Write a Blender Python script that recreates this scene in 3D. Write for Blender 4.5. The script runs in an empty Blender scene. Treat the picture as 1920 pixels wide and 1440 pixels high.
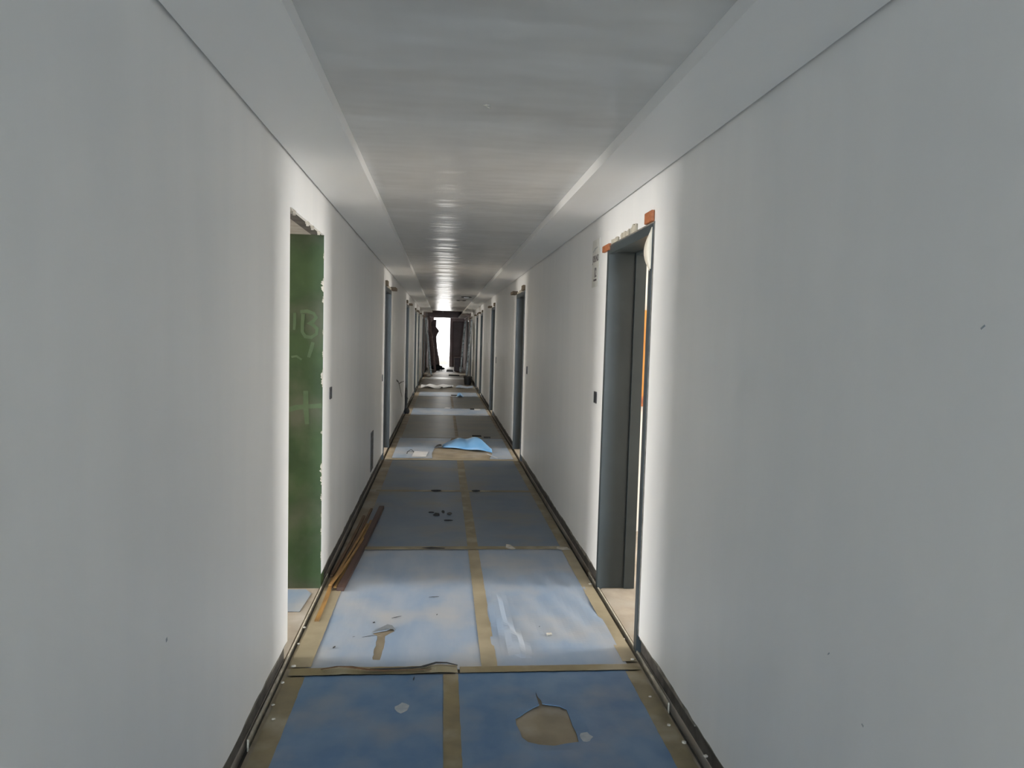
import bpy, bmesh, math, random
from mathutils import Vector, Matrix
from mathutils.geometry import delaunay_2d_cdt
random.seed(7)
sc = bpy.context.scene
C = sc.collection

# ------------------------------------------------------------------ camera
H = 1.56
F, YAW, PIT, ROL = 1345.66, 0.0976956, 0.0669987, 0.0273685
fwd = Vector((math.sin(YAW) * math.cos(PIT), math.cos(YAW) * math.cos(PIT), -math.sin(PIT)))
r0 = Vector((math.cos(YAW), -math.sin(YAW), 0))
u0 = r0.cross(fwd)
rr = r0 * math.cos(ROL) + u0 * math.sin(ROL)
uu = -r0 * math.sin(ROL) + u0 * math.cos(ROL)
cam = bpy.data.cameras.new('camera')
cam.sensor_width = 36
cam.lens = F / 1920 * 36
cam.clip_start = 0.02
cam.clip_end = 300
co = bpy.data.objects.new('camera', cam)
C.objects.link(co)
m3 = Matrix((rr, uu, -fwd)).transposed()
co.matrix_world = Matrix.Translation((0, 0, H)) @ m3.to_4x4()
sc.camera = co

# ------------------------------------------------------------------ exposure, sky, daylight
sc.view_settings.view_transform = 'Standard'
sc.view_settings.look = 'None'
sc.view_settings.gamma = 1
sc.view_settings.use_curve_mapping = False
sc.view_settings.exposure = 1.0
w = bpy.data.worlds.new('sky')
sc.world = w
w.use_nodes = True
w.node_tree.nodes['Background'].inputs[0].default_value = (0.93, 0.97, 1.0, 1)
w.node_tree.nodes['Background'].inputs[1].default_value = 3.0
sc.cycles.max_bounces = 14
sc.cycles.diffuse_bounces = 12
sc.cycles.sample_clamp_indirect = 4.0

XL, XR = -0.705, 1.0005      # corridor faces of the plaster
ZP, ZS, ZC = 0.09, 2.337, 2.387
TL, TR = -0.396, 0.695       # edges of the raised middle of the ceiling
WT = 0.215                   # wall thickness
ZH = 2.12
YEND, YRAW = 34.5, 26.0
Y0 = -13.0
DOORS = [(-2.0, -1.05), (3.405, 4.36), (8.83, 9.83), (13.9, 14.92), (18.15, 19.15), (20.6, 21.6), (24.8, 25.8), (27.8, 28.8)]
ROOMD = 4.6
ALLD = [(-7.4, -6.45)] + DOORS  # extra unseen pair behind the camera, added for ambient light


def area(name, loc, rot, sx, sy, power, col):
    l = bpy.data.lights.new(name, 'AREA')
    l.shape = 'RECTANGLE'
    l.size, l.size_y = sx, sy
    l.energy = power
    l.color = col
    o = bpy.data.objects.new(name, l)
    o.location = loc
    o.rotation_euler = rot
    C.objects.link(o)
    return o


POWER_L = [150, 150, 150, 115, 90, 72, 70, 70, 60]
POWER_R = [150, 150, 158, 115, 90, 72, 70, 70, 60]
for i, (a, b) in enumerate(ALLD):
    yc = (a + b) / 2
    warm = (0.84, 0.93, 1.0) if i < 2 else ((1.0, 0.955, 0.89) if i == 2 else (1.0, 0.93, 0.83))  # pairs behind the camera are unseen, added as cool fill
    area('window_daylight', (XL - WT - ROOMD + 0.02, yc, 1.45), (0, -math.pi / 2, 0), 1.7, 1.3, POWER_L[i], warm)
    area('window_daylight', (XR + WT + ROOMD - 0.02, yc, 1.45), (0, math.pi / 2, 0), 1.7, 1.3, POWER_R[i], warm)
# unseen fill lamp added behind the camera, and daylight outside the far doorway
area('rear_fill', (0.15, -12.4, 1.4), (math.pi / 2, 0, 0), 1.5, 2.0, 620, (0.76, 0.89, 1.0))
area('sky_beyond_doorway', (-0.3, 37.9, 1.9), (-math.pi / 2, 0, 0), 3.0, 3.2, 27, (1.0, 0.78, 0.54))


# ------------------------------------------------------------------ materials
def nt(name):
    m = bpy.data.materials.new(name)
    m.use_nodes = True
    n = m.node_tree
    return m, n, n.nodes['Principled BSDF']


def mat(name, c1, c2=None, rough=0.6, scale=6.0, stretch=(1, 1, 1), bump=0.0, bscale=None, bstretch=None, detail=5, metal=0.0, lo=0.35, hi=0.65, spec=0.5, c3=None, s3=1.0, lo3=.5, hi3=.7):
    m, n, b = nt(name)
    b.inputs['Roughness'].default_value = rough
    b.inputs['Metallic'].default_value = metal
    b.inputs['Specular IOR Level'].default_value = spec
    tc = n.nodes.new('ShaderNodeTexCoord')

    def noise(sc_, st, det):
        mp = n.nodes.new('ShaderNodeMapping')
        mp.inputs['Scale'].default_value = st
        n.links.new(tc.outputs['Object'], mp.inputs[0])
        z = n.nodes.new('ShaderNodeTexNoise')
        z.inputs['Scale'].default_value = sc_
        z.inputs['Detail'].default_value = det
        n.links.new(mp.outputs[0], z.inputs['Vector'])
        return z
    if c2 is None:
        b.inputs['Base Color'].default_value = (*c1, 1)
    else:
        z = noise(scale, stretch, detail)
        r = n.nodes.new('ShaderNodeMapRange')
        r.inputs[1].default_value = lo
        r.inputs[2].default_value = hi
        n.links.new(z.outputs['Fac'], r.inputs[0])
        x = n.nodes.new('ShaderNodeMix')
        x.data_type = 'RGBA'
        x.inputs[6].default_value = (*c1, 1)
        x.inputs[7].default_value = (*c2, 1)
        n.links.new(r.outputs[0], x.inputs[0])
        out = x.outputs[2]
        if c3 is not None:
            z3 = noise(s3, (1, 1, 1), 4)
            r3 = n.nodes.new('ShaderNodeMapRange')
            r3.inputs[1].default_value = lo3
            r3.inputs[2].default_value = hi3
            n.links.new(z3.outputs['Fac'], r3.inputs[0])
            x3 = n.nodes.new('ShaderNodeMix')
            x3.data_type = 'RGBA'
            x3.inputs[7].default_value = (*c3, 1)
            n.links.new(out, x3.inputs[6])
            n.links.new(r3.outputs[0], x3.inputs[0])
            out = x3.outputs[2]
        n.links.new(out, b.inputs['Base Color'])
    if bump:
        z = noise(bscale or scale, bstretch or stretch, 3)
        bp = n.nodes.new('ShaderNodeBump')
        bp.inputs['Strength'].default_value = 1.0
        bp.inputs['Distance'].default_value = bump
        n.links.new(z.outputs['Fac'], bp.inputs['Height'])
        n.links.new(bp.outputs[0], b.inputs['Normal'])
    return m


M = {}
M['plaster'] = mat('white_wall_putty', (.84, .84, .835), (.805, .81, .81), rough=.45, scale=3, stretch=(1, 1.6, .3), bump=.0012, bscale=9, bstretch=(1, 1, .6), c3=(.79, .795, .80), s3=.9, lo3=.55, hi3=.8)
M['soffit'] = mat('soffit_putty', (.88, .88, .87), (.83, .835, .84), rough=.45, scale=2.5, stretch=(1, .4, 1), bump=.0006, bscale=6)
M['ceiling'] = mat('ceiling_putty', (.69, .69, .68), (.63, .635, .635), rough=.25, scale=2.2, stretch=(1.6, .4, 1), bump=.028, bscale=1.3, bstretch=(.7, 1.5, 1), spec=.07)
M['raw'] = mat('raw_cement', (.10, .092, .082), (.055, .05, .045), rough=.9, scale=14, bump=.004)
M['rawedge'] = mat('rough_plaster_edge', (.26, .24, .21), (.14, .13, .115), rough=.9, scale=20, bump=.004)
M['rawwall'] = mat('bare_plaster_wall', (.34, .28, .265), (.25, .20, .19), rough=.85, scale=3, bump=.004, bscale=12)
M['void'] = mat('bare_slab', (.10, .07, .065), (.06, .045, .042), rough=.9, scale=5)
M['screed'] = mat('dusty_floor', (.42, .37, .31), (.29, .25, .20), rough=.75, scale=5, bump=.001, bscale=30, c3=(.5, .47, .43), s3=2.5)
M['cfloor'] = mat('corridor_floor', (.32, .265, .185), (.21, .175, .125), rough=.6, scale=5, bump=.001, bscale=30, c3=(.34, .31, .27), s3=3)
M['farfloor'] = mat('far_floor_dust', (.30, .27, .22), (.2, .18, .145), rough=.5, scale=3, bump=.002, bscale=20)
M['roomwall'] = mat('room_wall', (.72, .71, .68), (.66, .65, .62), rough=.7, scale=2)
M['green'] = mat('green_waterproofing', (.013, .040, .005), (.028, .064, .014), rough=.6, scale=5, detail=8, c3=(.085, .09, .058), s3=2.6, lo3=.46, hi3=.7, bump=.002, bscale=15)
M['dullwood'] = mat('dull_wood', (.13, .095, .06), (.09, .065, .04), rough=.8, scale=10)
M['chalk'] = mat('faded_paint_stroke', (.065, .11, .052), (.085, .13, .068), rough=.8, scale=14)
M['lintel'] = mat('bare_lintel', (.36, .34, .31), (.27, .25, .22), rough=.9, scale=9, bump=.003)
M['steel'] = mat('grey_primer_steel', (.036, .048, .053), (.028, .038, .042), rough=.42, scale=3)
M['steel2'] = mat('blue_grey_steel', (.020, .028, .033), (.015, .021, .025), rough=.42, scale=3)
M['mortar'] = mat('pale_mortar', (.50, .46, .38), (.36, .33, .27), rough=.9, scale=30, bump=.003)
M['orangewood'] = mat('orange_wood', (.40, .135, .045), (.30, .09, .03), rough=.6, scale=8, stretch=(1, 6, 6))
M['varnish'] = mat('varnished_wood', (.62, .30, .06), (.48, .2, .035), rough=.4, scale=6, stretch=(4, 4, .6))
M['stick'] = mat('yellow_wood', (.36, .20, .055), (.22, .115, .035), rough=.6, scale=12, stretch=(4, .6, 4))
M['stick2'] = mat('brown_wood', (.15, .08, .035), (.09, .045, .02), rough=.6, scale=12, stretch=(4, .6, 4))
M['darkboard'] = mat('dark_brown_board', (.075, .035, .024), (.05, .024, .018), rough=.55, scale=8, stretch=(3, .5, 3))
M['blue'] = mat('blue_protection_sheet', (.085, .165, .30), (.14, .22, .34), rough=.45, scale=7, detail=10, stretch=(1, .8, 1), bump=.0012, bscale=9, c3=(.20, .235, .29), s3=3.4, lo3=.48, hi3=.74)
M['bluelit'] = mat('dusty_lit_blue_sheet', (.22, .295, .41), (.30, .355, .44), rough=.42, scale=4.0, detail=8, stretch=(1.6, .5, 1), bump=.0025, bscale=7, bstretch=(2.2, .35, 1), c3=(.38, .385, .395), s3=2.4, lo3=.45, hi3=.72)  # dusty sheet in a paler copy, doorway light put into the colour
M['bluegrey'] = mat('grimy_blue_sheet', (.11, .155, .225), (.15, .185, .23), rough=.42, scale=2.4, bump=.0015, bscale=8, c3=(.19, .18, .155), s3=1.9, lo3=.48, hi3=.7)
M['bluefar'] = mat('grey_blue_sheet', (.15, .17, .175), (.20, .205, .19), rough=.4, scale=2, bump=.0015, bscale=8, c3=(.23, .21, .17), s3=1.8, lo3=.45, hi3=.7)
M['bluebright'] = mat('bright_blue_film', (.16, .40, .74), (.22, .46, .78), rough=.35, scale=5)
M['tape'] = mat('brown_tape', (.235, .19, .105), (.18, .145, .085), rough=.45, scale=9, bump=.0008, bscale=30, c3=(.33, .29, .21), s3=4)
M['tapelit'] = mat('lit_brown_tape', (.335, .285, .195), (.27, .23, .155), rough=.5, scale=7, bump=.0008, bscale=30)  # lighter copy of the brown tape, doorway light put into the colour
M['paper'] = mat('white_paper', (.60, .61, .63), (.50, .51, .53), rough=.7, scale=6)
M['film'] = mat('cream_film', (.72, .68, .58), (.62, .58, .5), rough=.4, scale=8)
M['crumb'] = mat('plaster_crumb', (.60, .57, .51), (.42, .39, .34), rough=.9, scale=40)
M['splat'] = mat('putty_splash', (.42, .44, .46), (.30, .34, .39), rough=.8, scale=25)
M['black'] = mat('black_plastic', (.012, .012, .013), (.02, .02, .02), rough=.5, scale=9)
M['box'] = mat('metal_back_box', (.07, .065, .07), (.05, .045, .05), rough=.5, scale=9, metal=.0)
M['ink'] = mat('poster_ink', (.10, .085, .095), (.15, .13, .135), rough=.8, scale=30)
M['poster'] = mat('poster_paper', (.72, .72, .69), (.64, .64, .60), rough=.7, scale=6)
M['alu'] = mat('plastic_wrapped_aluminium', (.36, .37, .35), (.08, .08, .075), rough=.4, scale=9, metal=.25, stretch=(1, 1, 1.5), bump=.01)
M['wrap'] = mat('pale_wrap', (.30, .28, .24), (.17, .16, .135), rough=.4, scale=7, bump=.01)
M['sack'] = mat('dull_mauve_sacking', (.30, .21, .19), (.20, .14, .125), rough=.9, scale=8, bump=.01)
M['maroon'] = mat('maroon_bin', (.09, .045, .045), (.06, .03, .03), rough=.5, scale=6)
M['rag'] = mat('black_rag', (.02, .02, .024), (.035, .035, .035), rough=.9, scale=15, bump=.01)
M['lamp'] = mat('white_diffuser', (.8, .8, .78), None, rough=.4)
M['farboard'] = mat('brown_board', (.20, .135, .115), (.14, .09, .08), rough=.7, scale=8, stretch=(3, .5, 3))
M['brownd'] = mat('brown_door', (.12, .08, .07), (.09, .06, .052), rough=.5, scale=3)
M['parapet'] = mat('balcony_concrete', (.55, .53, .5), (.45, .43, .4), rough=.9, scale=6)


# ------------------------------------------------------------------ mesh helpers
def link(name, bm, material, parent=None, smooth=False, loc=None):
    me = bpy.data.meshes.new(name)
    bmesh.ops.recalc_face_normals(bm, faces=bm.faces)
    bm.to_mesh(me)
    bm.free()
    me.materials.append(M[material])
    if smooth:
        for p_ in me.polygons:
            p_.use_smooth = True
    o = bpy.data.objects.new(name, me)
    C.objects.link(o)
    if loc is not None:
        o.location = loc
    if parent is not None:
        o.parent = parent
    return o


def box(bm, x0, x1, y0, y1, z0, z1):
    vs = [bm.verts.new((x, y, z)) for z in (z0, z1) for x, y in ((x0, y0), (x1, y0), (x1, y1), (x0, y1))]
    for f in ((0, 1, 2, 3), (4, 5, 6, 7), (0, 1, 5, 4), (1, 2, 6, 5), (2, 3, 7, 6), (3, 0, 4, 7)):
        bm.faces.new([vs[i] for i in f])
    return vs


def bar(bm, p0, p1, wx, t, up=(0, 0, 1), bevel=0):
    p0, p1 = Vector(p0), Vector(p1)
    d = (p1 - p0).normalized()
    s = d.cross(Vector(up)).normalized()
    n = s.cross(d).normalized()
    vs = []
    for q in (p0, p1):
        for a, b in ((-1, -1), (1, -1), (1, 1), (-1, 1)):
            vs.append(bm.verts.new(q + s * a * wx / 2 + n * b * t / 2))
    for f in ((0, 1, 2, 3), (4, 5, 6, 7), (0, 1, 5, 4), (1, 2, 6, 5), (2, 3, 7, 6), (3, 0, 4, 7)):
        bm.faces.new([vs[i] for i in f])


def tube(bm, pts, r, n=8):
    rings = []
    for i, q in enumerate(pts):
        q = Vector(q)
        d = (Vector(pts[min(i + 1, len(pts) - 1)]) - Vector(pts[max(i - 1, 0)])).normalized()
        a = d.cross(Vector((.3, .2, .93))).normalized()
        b = a.cross(d)
        rings.append([bm.verts.new(q + (a * math.cos(t * 2 * math.pi / n) + b * math.sin(t * 2 * math.pi / n)) * r) for t in range(n)])
    for i in range(len(rings) - 1):
        for k in range(n):
            bm.faces.new((rings[i][k], rings[i][(k + 1) % n], rings[i + 1][(k + 1) % n], rings[i + 1][k]))
    bm.faces.new(rings[0])
    bm.faces.new(rings[-1])


def lathe(bm, prof, c=(0, 0, 0), n=24):
    rings = []
    for r, z in prof:
        rings.append([bm.verts.new((c[0] + r * math.cos(t * 2 * math.pi / n), c[1] + r * math.sin(t * 2 * math.pi / n), c[2] + z)) for t in range(n)])
    for i in range(len(rings) - 1):
        for k in range(n):
            bm.faces.new((rings[i][k], rings[i][(k + 1) % n], rings[i + 1][(k + 1) % n], rings[i + 1][k]))
    bm.faces.new(rings[0])
    bm.faces.new(rings[-1])


def sheet_bm(outer, holes=(), thick=.004, z0=.0, zfun=None, step=.12, jag=0.0):
    """flat sheet lying on the floor, outline + holes, triangulated with inner points, given thickness"""
    rnd = random.Random(int(outer[0][0] * 1000) + int(outer[0][1] * 1000))

    def dens(poly, jg):
        out = []
        for i, a in enumerate(poly):
            b = poly[(i + 1) % len(poly)]
            L = math.hypot(b[0] - a[0], b[1] - a[1])
            k = max(1, int(L / (.03 if jg else step)))
            for j in range(k):
                t = j / k
                dx = rnd.uniform(-jg, jg) if j else 0
                dy = rnd.uniform(-jg, jg) if j else 0
                out.append((a[0] + (b[0] - a[0]) * t + dx, a[1] + (b[1] - a[1]) * t + dy))
        return out
    loops = [dens(outer, jag)] + [dens(h_, .004) for h_ in holes]
    pts, edges = [], []
    for lp in loops:
        s = len(pts)
        pts += [Vector(q) for q in lp]
        edges += [(s + i, s + (i + 1) % len(lp)) for i in range(len(lp))]

    def inside(q, lp):
        c = False
        j = len(lp) - 1
        for i in range(len(lp)):
            if (lp[i][1] > q[1]) != (lp[j][1] > q[1]) and q[0] < (lp[j][0] - lp[i][0]) * (q[1] - lp[i][1]) / (lp[j][1] - lp[i][1]) + lp[i][0]:
                c = not c
            j = i
        return c
    xs = [q[0] for q in loops[0]]
    ys = [q[1] for q in loops[0]]
    st = step * .5
    x = min(xs) + st / 2
    while x < max(xs):
        y = min(ys) + st / 2
        while y < max(ys):
            q = (x, y)
            if inside(q, loops[0]) and not any(inside(q, l) for l in loops[1:]):
                pts.append(Vector(q))
            y += st
        x += st
    vs, es, fs, *_ = delaunay_2d_cdt(pts, edges, [], 0, 1e-5)
    bm = bmesh.new()
    keep = []
    for f in fs:
        cx = sum(vs[i][0] for i in f) / len(f)
        cy = sum(vs[i][1] for i in f) / len(f)
        if inside((cx, cy), loops[0]) and not any(inside((cx, cy), l) for l in loops[1:]):
            keep.append(f)
    zf = zfun or (lambda x, y: 0)
    bv = {}
    for f in keep:
        for i in f:
            if i not in bv:
                zz = z0 + zf(vs[i][0], vs[i][1])
                bv[i] = (bm.verts.new((vs[i][0], vs[i][1], zz + thick)), bm.verts.new((vs[i][0], vs[i][1], zz)))
    cnt = {}
    for f in keep:
        try:
            bm.faces.new([bv[i][0] for i in f])
            bm.faces.new([bv[i][1] for i in reversed(f)])
        except ValueError:
            continue
        for k in range(len(f)):
            a, b = f[k], f[(k + 1) % len(f)]
            cnt[(a, b)] = 1
    for (a, b) in list(cnt):
        if (b, a) not in cnt:
            bm.faces.new((bv[a][0], bv[a][1], bv[b][1], bv[b][0]))
    return bm


def blob(bm, c, r, squash=.6, seed=0, sub=2):
    rnd = random.Random(seed)
    res = bmesh.ops.create_icosphere(bm, subdivisions=sub, radius=1)
    for v in res['verts']:
        k = r * rnd.uniform(.75, 1.15)
        v.co = Vector((v.co.x * k + c[0], v.co.y * k + c[1], v.co.z * k * squash + c[2]))


def tag(o, label=None, cat=None, group=None, kind=None):
    if label:
        o['label'] = label
    if cat:
        o['category'] = cat
    if group:
        o['group'] = group
    if kind:
        o['kind'] = kind
    return o


def empty(name, loc=(0, 0, 0)):
    o = bpy.data.objects.new(name, None)
    o.empty_display_size = .1
    o.location = loc
    C.objects.link(o)
    return o


def struct(name, bm, m, label, cat, parent=None, smooth=False):
    o = link(name, bm, m, parent, smooth)
    if parent is None:
        tag(o, label, cat, kind='structure')
    return o


# ------------------------------------------------------------------ floor
bm = bmesh.new()
box(bm, -.685, .975, Y0, 19.3, -.2, 0)
o = struct('floor', bm, 'cfloor', 'brown dusty corridor floor slab under the blue sheets', 'floor')
bm = bmesh.new()
box(bm, -.685, .975, 19.3, 38.5, -.2, 0)
link('far_slab', bm, 'farfloor', o)
o['label'] = 'brown dusty corridor floor running under the blue sheets to the far doorway'
bm = bmesh.new()                       # bottom of the grooves along both walls
box(bm, XL - .02, -.6849, Y0, 38.5, -.2, -.045)
box(bm, .9749, XR + .02, Y0, 38.5, -.2, -.045)
link('groove', bm, 'raw', o)
bm = bmesh.new()
for s in (-1, 1):
    X = XL if s < 0 else XR
    a, b = X + s * .012, X + s * (WT + ROOMD + .2)
    box(bm, min(a, b), max(a, b), Y0, 34.5, -.2, -.002)
link('room_slab', bm, 'screed', o)


# ------------------------------------------------------------------ walls
def skin(s, m='plaster', y0=Y0, y1=YRAW, doors=ALLD):
    """the 15 mm putty coat, hanging a hand's breadth above the floor with a ragged lower edge"""
    X = XL if s < 0 else XR
    Xo = X + s * .016
    bm = bmesh.new()
    segs = []
    y = y0
    for i, (a, b) in enumerate(doors):
        if a > y1:
            break
        segs.append((y, a))
        box(bm, min(X, Xo), max(X, Xo), a, b, ZH, 2.5)
        y = b
    segs.append((y, y1))
    rnd = random.Random(3 + s)
    for (a, b) in segs:
        n = max(2, int((b - a) / .06))
        top, bot, topo, boto = [], [], [], []
        for k in range(n + 1):
            yy = a + (b - a) * k / n
            zb = ZP + rnd.uniform(-.004, .004) + .004 * math.sin(yy * 7)
            bot.append(bm.verts.new((X, yy, zb)))
            top.append(bm.verts.new((X, yy, 2.5)))
            boto.append(bm.verts.new((Xo, yy, zb)))
            topo.append(bm.verts.new((Xo, yy, 2.5)))
        for k in range(n):
            bm.faces.new((bot[k], bot[k + 1], top[k + 1], top[k]))
            bm.faces.new((boto[k], boto[k + 1], topo[k + 1], topo[k]))
            bm.faces.new((bot[k], bot[k + 1], boto[k + 1], boto[k]))
            bm.faces.new((top[k], top[k + 1], topo[k + 1], topo[k]))
        bm.faces.new((bot[0], top[0], topo[0], boto[0]))
        bm.faces.new((bot[-1], top[-1], topo[-1], boto[-1]))
    return bm


wl = struct('wall_left', skin(-1), 'plaster', 'white puttied wall on the left of the corridor', 'wall')
wr = struct('wall_right', skin(1), 'plaster', 'white puttied wall on the right of the corridor', 'wall')


def edge_strip(s):
    X = (XL if s < 0 else XR) + s * .006
    Xo = X + s * .012
    bm = bmesh.new()
    rnd = random.Random(11 + s)
    y = Y0
    segs = []
    for (a, b) in ALLD[:8]:
        segs.append((y, a))
        y = b
    segs.append((y, YRAW))
    for (a, b) in segs:
        yy = a
        while yy < b - .02:
            L = min(rnd.uniform(.15, .6), b - yy)
            z0 = ZP - rnd.uniform(.014, .03)
            box(bm, min(X, Xo), max(X, Xo), yy, yy + L, z0, ZP + .008)
            yy += L
    return bm


link('rough_plaster_edge', edge_strip(-1), 'rawedge', wl)
link('rough_plaster_edge', edge_strip(1), 'rawedge', wr)


def core(s, inner):
    X = XL if s < 0 else XR
    a0 = X + s * .0161 if inner else X + s * .075
    a1 = X + s * (.075 if inner else WT)
    bm = bmesh.new()
    y = Y0
    for (a, b) in ALLD:
        box(bm, min(a0, a1), max(a0, a1), y, a, -.05, 2.95)
        box(bm, min(a0, a1), max(a0, a1), a, b, ZH, 2.95)
        y = b
    box(bm, min(a0, a1), max(a0, a1), y, YEND, -.05, 2.95)
    return bm


link('raw_core', core(-1, True), 'raw', wl)
link('raw_core', core(1, True), 'raw', wr)
link('room_side', core(-1, False), 'lintel', wl)
link('room_side', core(1, False), 'lintel', wr)
# bare plastered stretch beyond the finished part
for s, par in ((-1, wl), (1, wr)):
    X = XL if s < 0 else XR
    bm = bmesh.new()
    a, b = X, X + s * .016
    box(bm, min(a, b), max(a, b), YRAW, 27.8, .03, 2.9)
    box(bm, min(a, b), max(a, b), 28.8, YEND, .03, 2.9)
    box(bm, min(a, b), max(a, b), 27.8, 28.8, ZH, 2.9)
    link('bare_stretch', bm, 'rawwall', par)

# rooms behind the doors
for s, nm in ((-1, 'left'), (1, 'right')):
    X = (XL if s < 0 else XR)
    xi = X + s * WT
    xo = X + s * (WT + ROOMD)
    bm = bmesh.new()
    cs = [(a + b) / 2 for a, b in ALLD]
    for i, c in enumerate(cs):
        lo = c - 2.3 if i == 0 else max(c - 2.3, (cs[i - 1] + c) / 2 + .06)
        hi = min(c + 2.3, (cs[i + 1] + c) / 2 - .06) if i < len(cs) - 1 else c + 1.6
        if i == 2:
            hi = 5.62
        if i == 0:
            lo = c - 2.3
        # side walls
        box(bm, min(xi, xo), max(xi, xo), lo - .06, lo, 0, 2.9)
        box(bm, min(xi, xo), max(xi, xo), hi, hi + .06, 0, 2.9)
        # outer wall with window opening
        q0, q1 = min(xo, xo + s * .15), max(xo, xo + s * .15)
        box(bm, q0, q1, lo - .06, c - .7, 0, 2.9)
        box(bm, q0, q1, c + .7, hi + .06, 0, 2.9)
        box(bm, q0, q1, c - .7, c + .7, 0, .55)
        box(bm, q0, q1, c - .7, c + .7, 2.35, 2.9)
    link('room_walls', bm, 'roomwall', wl if s < 0 else wr)
    # window frames set into those openings
    for i, c in enumerate(cs[:4]):
        wb = bmesh.new()
        x0, x1 = min(xo + s * .06, xo + s * .1), max(xo + s * .06, xo + s * .1)
        box(wb, x0, x1, c - .7, c - .65, .55, 2.35)
        box(wb, x0, x1, c + .65, c + .7, .55, 2.35)
        box(wb, x0, x1, c - .65, c + .65, .55, .60)
        box(wb, x0, x1, c - .65, c + .65, 2.30, 2.35)
        box(wb, x0, x1, c - .02, c + .02, .60, 2.30)
        struct('window_%d' % (i + 1 if s < 0 else i + 5), wb, 'steel', 'grey window frame of the room behind the %s wall' % nm, 'window')
# inner lining of the bare left opening
X = XL
# deep green wall continuing into the left room
bm = bmesh.new()
box(bm, XL - 1.35, XL - .002, 4.357, 4.46, -.002, 2.9)
g = struct('wall_green', bm, 'green', 'green wall seen edge-on through the bare opening on the left, with faded painted strokes', 'wall')


# painted strokes on the green wall: B, a cross, a bar, an arc
def stroke(pts, wd, y=4.3562, t=.0012):
    bm = bmesh.new()
    P = [Vector((a, 0, b)) for a, b in pts]
    L, R_ = [], []
    for i, q in enumerate(P):
        d = (P[min(i + 1, len(P) - 1)] - P[max(i - 1, 0)]).normalized()
        n = Vector((d.z, 0, -d.x))
        ww = wd * (1 + .12 * math.sin(i * 2.1))
        L.append(q + n * ww / 2)
        R_.append(q - n * ww / 2)
    f = [[bm.verts.new((a.x, y - t, a.z)) for a in L], [bm.verts.new((a.x, y - t, a.z)) for a in R_],
         [bm.verts.new((a.x, y + .0005, a.z)) for a in L], [bm.verts.new((a.x, y + .0005, a.z)) for a in R_]]
    for i in range(len(P) - 1):
        bm.faces.new((f[0][i], f[0][i + 1], f[1][i + 1], f[1][i]))
        bm.faces.new((f[2][i], f[2][i + 1], f[3][i + 1], f[3][i]))
        bm.faces.new((f[0][i], f[0][i + 1], f[2][i + 1], f[2][i]))
        bm.faces.new((f[1][i], f[1][i + 1], f[3][i + 1], f[3][i]))
    bm.faces.new((f[0][0], f[1][0], f[3][0], f[2][0]))
    bm.faces.new((f[0][-1], f[1][-1], f[3][-1], f[2][-1]))
    return bm


Bpts = [(-.84, 1.668), (-.80, 1.672), (-.762, 1.66), (-.748, 1.637), (-.765, 1.612), (-.795, 1.60), (-.765, 1.592), (-.742, 1.57), (-.745, 1.54), (-.775, 1.518), (-.81, 1.522), (-.828, 1.55), (-.827, 1.60), (-.823, 1.655)]
link('painted_letter', stroke(Bpts, .02), 'chalk', g)
link('painted_bar', stroke([(-.872, 1.66), (-.872, 1.60), (-.875, 1.56)], .016), 'chalk', g)
link('painted_cross', stroke([(-.805, 1.20), (-.803, 1.10), (-.795, 1.0)], .028), 'chalk', g)
link('painted_cross', stroke([(-.905, 1.085), (-.86, 1.10), (-.79, 1.107), (-.712, 1.113)], .028, y=4.3556), 'chalk', g)
link('painted_arc', stroke([(-.89, 1.40), (-.86, 1.405), (-.83, 1.385)], .012), 'chalk', g)
link('painted_arc', stroke([(-.765, 1.49), (-.775, 1.45), (-.79, 1.40)], .02), 'chalk', g)

# ragged white putty along the edges of the bare opening
bm = bmesh.new()
rnd = random.Random(5)
for zc, hh, ww in ((1.83, .09, .022), (1.74, .05, .014), (1.28, .12, .016), (1.55, .04, .008), (.70, .14, .02), (.56, .05, .012), (.95, .03, .014), (1.42, .05, .008), (2.0, .06, .006), (.35, .05, .008), (.45, .04, .006), (.2, .07, .006)):
    n = 14
    ww *= .75
    a = []
    for k in range(n + 1):
        a.append((XL - ww * math.sin(math.pi * k / n) ** .6 * rnd.uniform(.15, 1.2), zc - hh / 2 + hh * k / n))
    f0 = [bm.verts.new((q[0], 4.353, q[1])) for q in a]
    f1 = [bm.verts.new((q[0], 4.3565, q[1])) for q in a]
    e0 = bm.verts.new((XL + .0, 4.352, zc + hh / 2))
    for k in range(n):
        bm.faces.new((f0[k], f0[k + 1], f1[k + 1], f1[k]))
    bm.faces.new(f0)
    bm.faces.new(f1)
for yy, ww in ((3.47, .05), (3.52, .02), (3.86, .03), (4.0, .02), (4.2, .015)):
    v = [(yy - ww, ZH + .002), (yy - ww * .4, ZH - .012), (yy, ZH - .006), (yy + ww * .3, ZH - .02), (yy + ww, ZH + .002)]
    f0 = [bm.verts.new((XL, q[0], q[1])) for q in v]
    f1 = [bm.verts.new((XL - .014, q[0], q[1])) for q in v]
    for k in range(4):
        bm.faces.new((f0[k], f0[k + 1], f1[k + 1], f1[k]))
    bm.faces.new(f0)
    bm.faces.new(f1)
link('ragged_putty', bm, 'crumb', wl)

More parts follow.
